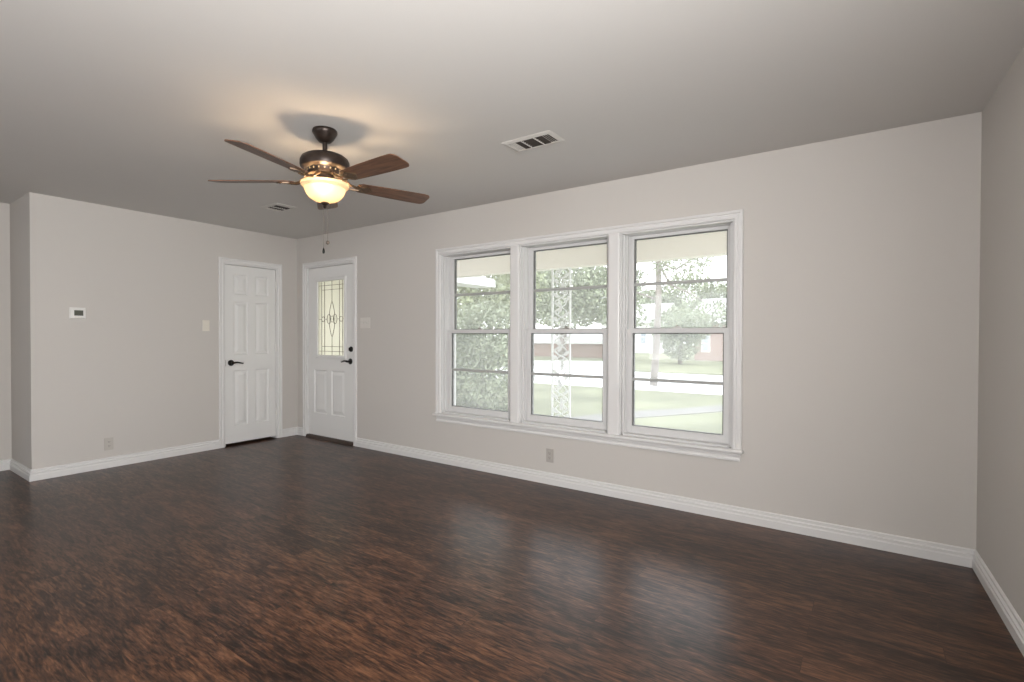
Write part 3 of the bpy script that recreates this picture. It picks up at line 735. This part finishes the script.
# scrolled iron porch column
ca = px(552.5, 330, y=2.0).x; cb = px(570.0, 330, y=2.0).x
root = empty('porch_column', ((ca+cb)/2, 2.0, -0.12)); tag(root, 'pale wrought iron porch column of scrolled vines outside the middle window', 'porch column')
hw = (cb-ca)/2; ch = 2.10+0.12
for s in (-1, 1):
    bm = NB(); box(bm, s*hw-0.011, s*hw+0.011, -0.011, 0.011, 0, ch); obj('post', bm, M['iron_white'], root)
bm = NB()
nper = 9; per = ch/nper
for k in range(nper):
    zc = (k+0.5)*per; sg = 1 if k % 2 else -1
    pts = []
    for i in range(26):                     # S scroll
        t = i/25*2-1
        pts.append((sg*hw*0.72*math.sin(t*PI), 0, zc+t*per*0.5))
    tube(bm, pts, 0.0085, 6)
    tube(bm, [(-p_[0]*0.8, 0.006, p_[2]) for p_ in pts], 0.0065, 6)
    for c_, rr in (((sg*hw*0.40, zc+per*0.24), 0.036), ((-sg*hw*0.40, zc-per*0.24), 0.036)):
        sp = []
        for i in range(22):
            a = i/21*2.6*PI; q = rr*(1-i/26); sp.append((c_[0]+q*math.cos(a), 0, c_[1]+q*math.sin(a)))
        tube(bm, sp, 0.006, 6)
    for lx, lz, an in ((sg*hw*0.62, zc-per*0.12, 0.7*sg), (-sg*hw*0.62, zc+per*0.14, -0.7*sg), (sg*hw*0.1, zc+per*0.42, 1.3), (-sg*hw*0.15, zc-per*0.40, -1.2)):
        L_ = 0.055; W_ = 0.022; c, s = math.cos(an), math.sin(an)
        out = [(-L_, 0), (-L_*0.4, W_), (L_*0.3, W_*0.9), (L_, 0), (L_*0.3, -W_*0.9), (-L_*0.4, -W_)]
        a = [bm.verts.new((lx+x*c-y*s, -0.004, lz+x*s+y*c)) for x, y in out]; b = [bm.verts.new((lx+x*c-y*s, 0.004, lz+x*s+y*c)) for x, y in out]
        for i in range(6): bm.faces.new((a[i], a[(i+1) % 6], b[(i+1) % 6], b[i]))
        bm.faces.new(a[::-1]); bm.faces.new(b)
obj('scrollwork', bm, M['iron_white'], root, smooth=True, autosmooth=True)

# eave of the house's own wing, running out from the left end of the porch
bm = NB(); box(bm, -0.75, -0.28, 2.08, 4.49, 2.215, 2.355); o = obj('porch_eave', bm, M['porch_white']); tag(o, 'bright white eave seen at the top of the left window', 'eave', kind='structure')
bm = NB(); prism_x(bm, [(2.08, 2.355), (4.47, 2.355), (4.47, 2.38), (2.08, 2.47)], -0.78, -0.30); o = obj('porch_eave_roof', bm, M['roof']); tag(o, 'grey shingles on the white eave, left window', 'roof', kind='structure')

def foliage_mesh(blobs, count, size, seed):
    rnd = random.Random(seed); bm = NB()
    vol = [b[3]*b[4]*b[5] for b in blobs]; tot = sum(vol)
    for b, v in zip(blobs, vol):
        for _ in range(int(count*v/tot)):
            while True:
                p = Vector((rnd.uniform(-1, 1), rnd.uniform(-1, 1), rnd.uniform(-1, 1)))
                if 0.35 < p.length < 1: break
            c = Vector((b[0]+p.x*b[3], b[1]+p.y*b[4], b[2]+p.z*b[5]))
            d = Vector((rnd.gauss(0, 1), rnd.gauss(0, 1), rnd.gauss(0, 1)-0.3)).normalized(); e = d.orthogonal().normalized()
            e = (Matrix.Rotation(rnd.uniform(0, 6.28), 3, d) @ e); s = size*rnd.uniform(0.6, 1.3)
            bm.faces.new([bm.verts.new(c+q) for q in (d*s, e*s*0.45, -d*s, -e*s*0.45)])
    return bm
def tree(name, loc, trunk, trunk_r, blobs, count, size, leaf, label, cat='tree', group=None, seed=1, branches=()):
    root = empty(name, loc); tag(root, label, cat, group)
    if trunk:
        bm = NB(); n = len(trunk); tube(bm, trunk, [trunk_r*(1-0.45*i/(n-1)) for i in range(n)], 10)
        for br in branches: tube(bm, br, [trunk_r*0.35*(1-0.6*i/(len(br)-1)) for i in range(len(br))], 6)
        obj('trunk', bm, M['bark'], root, smooth=True)
    obj('foliage', foliage_mesh(blobs, count, size, seed), leaf, root)

# shrubs filling the left window
p = px(480, 380, y=5.2)
tree('leafy_shrub', (p.x, 5.2, GZ), [(0, 0, 0), (0.05, 0, 0.6), (0, 0.1, 1.2)], 0.06, [(-1.7, 0.4, 1.0, 1.0, 0.8, 1.05), (-0.6, 0.2, 0.9, 1.1, 0.9, 0.95), (0.5, -0.1, 0.85, 0.9, 0.8, 0.9), (0.0, 0.3, 1.7, 1.1, 0.8, 0.7)], 14000, 0.055, M['leaf_b'], 'dense pale green shrub filling the lower left window', 'shrub', seed=3)
p = px(470, 300, y=9.0)
tree('leafy_tree', (p.x, 9.0, GZ), [(0.3, 0, 0), (0.25, 0, 1.6), (0.1, 0, 3.2), (0.2, 0, 4.4)], 0.17, [(-1.2, 0, 2.9, 2.0, 1.5, 1.6), (0.7, 0.2, 3.4, 1.9, 1.5, 1.7), (0.0, 0, 4.8, 2.0, 1.6, 1.2), (-2.6, 0.3, 4.0, 1.6, 1.4, 1.6)], 16000, 0.09, M['leaf_a'], 'broad green tree behind the shrub in the left window', 'tree', 'trees in the yards', 5)
# tree across the yard in the middle window
p = px(561, 357, y=27.0)
tree('shade_tree', (p.x, 27.0, GZ), [(0, 0, 0), (0.2, 0, 2), (0, 0, 4.5)], 0.3, [(-3.4, 0, 4.6, 2.8, 2.2, 2.2), (0.2, 0, 5.0, 3.4, 2.4, 2.3), (3.2, 0.4, 4.3, 2.4, 2.0, 1.9), (0.5, 0, 3.2, 3.0, 2, 1.1)], 18000, 0.15, M['leaf_b'], 'wide shade tree above the brick house in the middle window', 'tree', 'trees in the yards', 8)
# street tree with the visible trunk in the right window
base = px(653.5, 385.5, z=GZ)
t1 = px(656.5, 345, y=base.y); t2 = px(658.5, 300, y=base.y); t3 = px(658.5, 262, y=base.y); q0 = lambda v: (v.x-base.x, 0, v.z-base.z)
tree('street_tree', base, [(0, 0, 0), q0(t1), q0(t2), q0(t3), (0.5, 0, 5.0)], 0.13,
     [(1.5, 0.4, 2.25, 1.6, 1.0, 0.50), (-1.1, 0.3, 2.2, 0.8, 0.8, 0.6), (2.9, 0.2, 2.2, 0.9, 0.9, 0.6), (0.9, 0, 3.9, 1.0, 0.9, 0.5), (2.4, 0, 3.1, 0.55, 0.5, 0.25), (-0.9, 0, 3.5, 0.7, 0.8, 0.45), (0.2, 0, 5.0, 1.9, 1.3, 0.8)], 8000, 0.065, M['leaf_b'],
     'slender street tree whose grey trunk crosses the right window', 'tree', 'trees in the yards', 11,
     branches=([q0(t3), (0.5, 0, 3.25), (1.1, 0, 2.95), (1.5, 0, 2.7)], [q0(t2), (-0.5, 0, 3.0), (-1.0, 0, 3.3)], [q0(t3), (0.7, 0, 3.7), (1.2, 0, 4.0)]))
# round tree before the house at right
p = px(680, 364, z=GZ)
tree('round_tree', (p.x, p.y, GZ), [(0, 0, 0), (0, 0, 0.8), (0.05, 0, 1.5)], 0.13, [(0, 0, 1.35, 1.25, 1.1, 1.15), (-0.4, 0, 2.1, 1.4, 1.1, 1.0), (0.6, 0, 2.2, 1.35, 1.1, 1.0)], 8000, 0.09, M['leaf_b'], 'small round leafy tree before the brick house, right window', 'tree', 'trees in the yards', 13)
for k, (pxx, yy, hh, lab) in enumerate(((640, 68, 8.6, 'far tree beyond the white house, left of the street tree'), (688, 60, 9.2, 'far tree behind the brick house in the right window'))):
    p = px(pxx, 340, y=yy)
    tree('far_tree', (p.x, yy, GZ), [(0, 0, 0), (0, 0, 2.5), (0, 0, 4)], 0.25, [(0, 0, hh*0.70, 4.6, 2.5, hh*0.30), (-3.6, 0, hh*0.58, 2.8, 2, hh*0.27), (3.6, 0.5, hh*0.60, 3.0, 2, hh*0.28), (0, 0, hh*0.4, 4.5, 2, hh*0.2)], 9000, 0.22, M['leaf_b'], lab, 'tree', 'trees in the yards', 20+k)

def house(name, x0, x1, y0, y1, hwall, hroof, wall_mat, wins, label):
    root = empty(name, ((x0+x1)/2, y0, GZ)); tag(root, label, 'house', 'houses across the street')
    hx = (x1-x0)/2; D = y1-y0
    bm = NB(); box(bm, -hx, hx, 0, D, 0, hwall); obj('wall', bm, wall_mat, root)
    bm = NB(); e = 0.45
    pr = [(-e, hwall-0.05), (D/2, hwall+hroof), (D+e, hwall-0.05), (D+e, hwall+0.08), (D/2, hwall+hroof+0.14), (-e, hwall+0.08)]
    prism_x(bm, pr, -hx-e, hx+e); obj('roof', bm, M['roof'], root)
    bm = NB(); box(bm, -hx-e, hx+e, -e-0.03, -e, hwall-0.12, hwall+0.09); obj('fascia', bm, M['porch_white'], root)
    for wx0, wx1, wz0, wz1 in wins:
        bm = NB(); box(bm, wx0-0.07, wx1+0.07, -0.05, 0.0, wz0-0.07, wz1+0.07); f = obj('window', bm, M['porch_white'], root)
        bm = NB(); box(bm, wx0, wx1, -0.06, -0.05, wz0, (wz0+wz1)/2-0.02); box(bm, wx0, wx1, -0.06, -0.05, (wz0+wz1)/2+0.02, wz1); obj('pane', bm, M['window_far'], f)
hy = px(705, 360.5, z=GZ).y
hl = px(694.5, 350, y=hy).x; wa = px(702.5, 345, y=hy).x; wb = px(709, 345, y=hy).x
hr = hl+9; hc = (hl+hr)/2; zt_ = px(705, 339, y=hy).z-GZ; zb_ = px(705, 351, y=hy).z-GZ
house('brick_house', hl, hr, hy, hy+7, 2.6, 1.6, M['brick'], [(wa-hc, wb-hc, zb_, zt_+0.2), (1.5, 2.6, 0.9, 2.1)], 'pale red brick house across the street in the right window')
hy2 = px(570, 357, z=GZ).y
a2 = px(520, 350, y=hy2).x; b2 = px(607, 350, y=hy2).x
house('long_brick_house', a2-2, b2-0.3, hy2, hy2+3.2, px(570, 342, y=hy2).z-GZ, 0.9, M['brick'], [], 'long low brick house across the street in the middle window')
hy3 = px(640, 353, z=GZ).y
a3 = px(630, 350, y=hy3).x; b3 = px(655, 350, y=hy3).x; wc = (a3-3+b3)/2
w0 = px(641, 345, y=hy3).x-wc
house('white_house', a3-3, b3, hy3, hy3+8, 3.0, 1.8, M['siding'], [(w0, w0+0.5, 0.9, 2.2)], 'white sided house far across the street, left of the trunk')
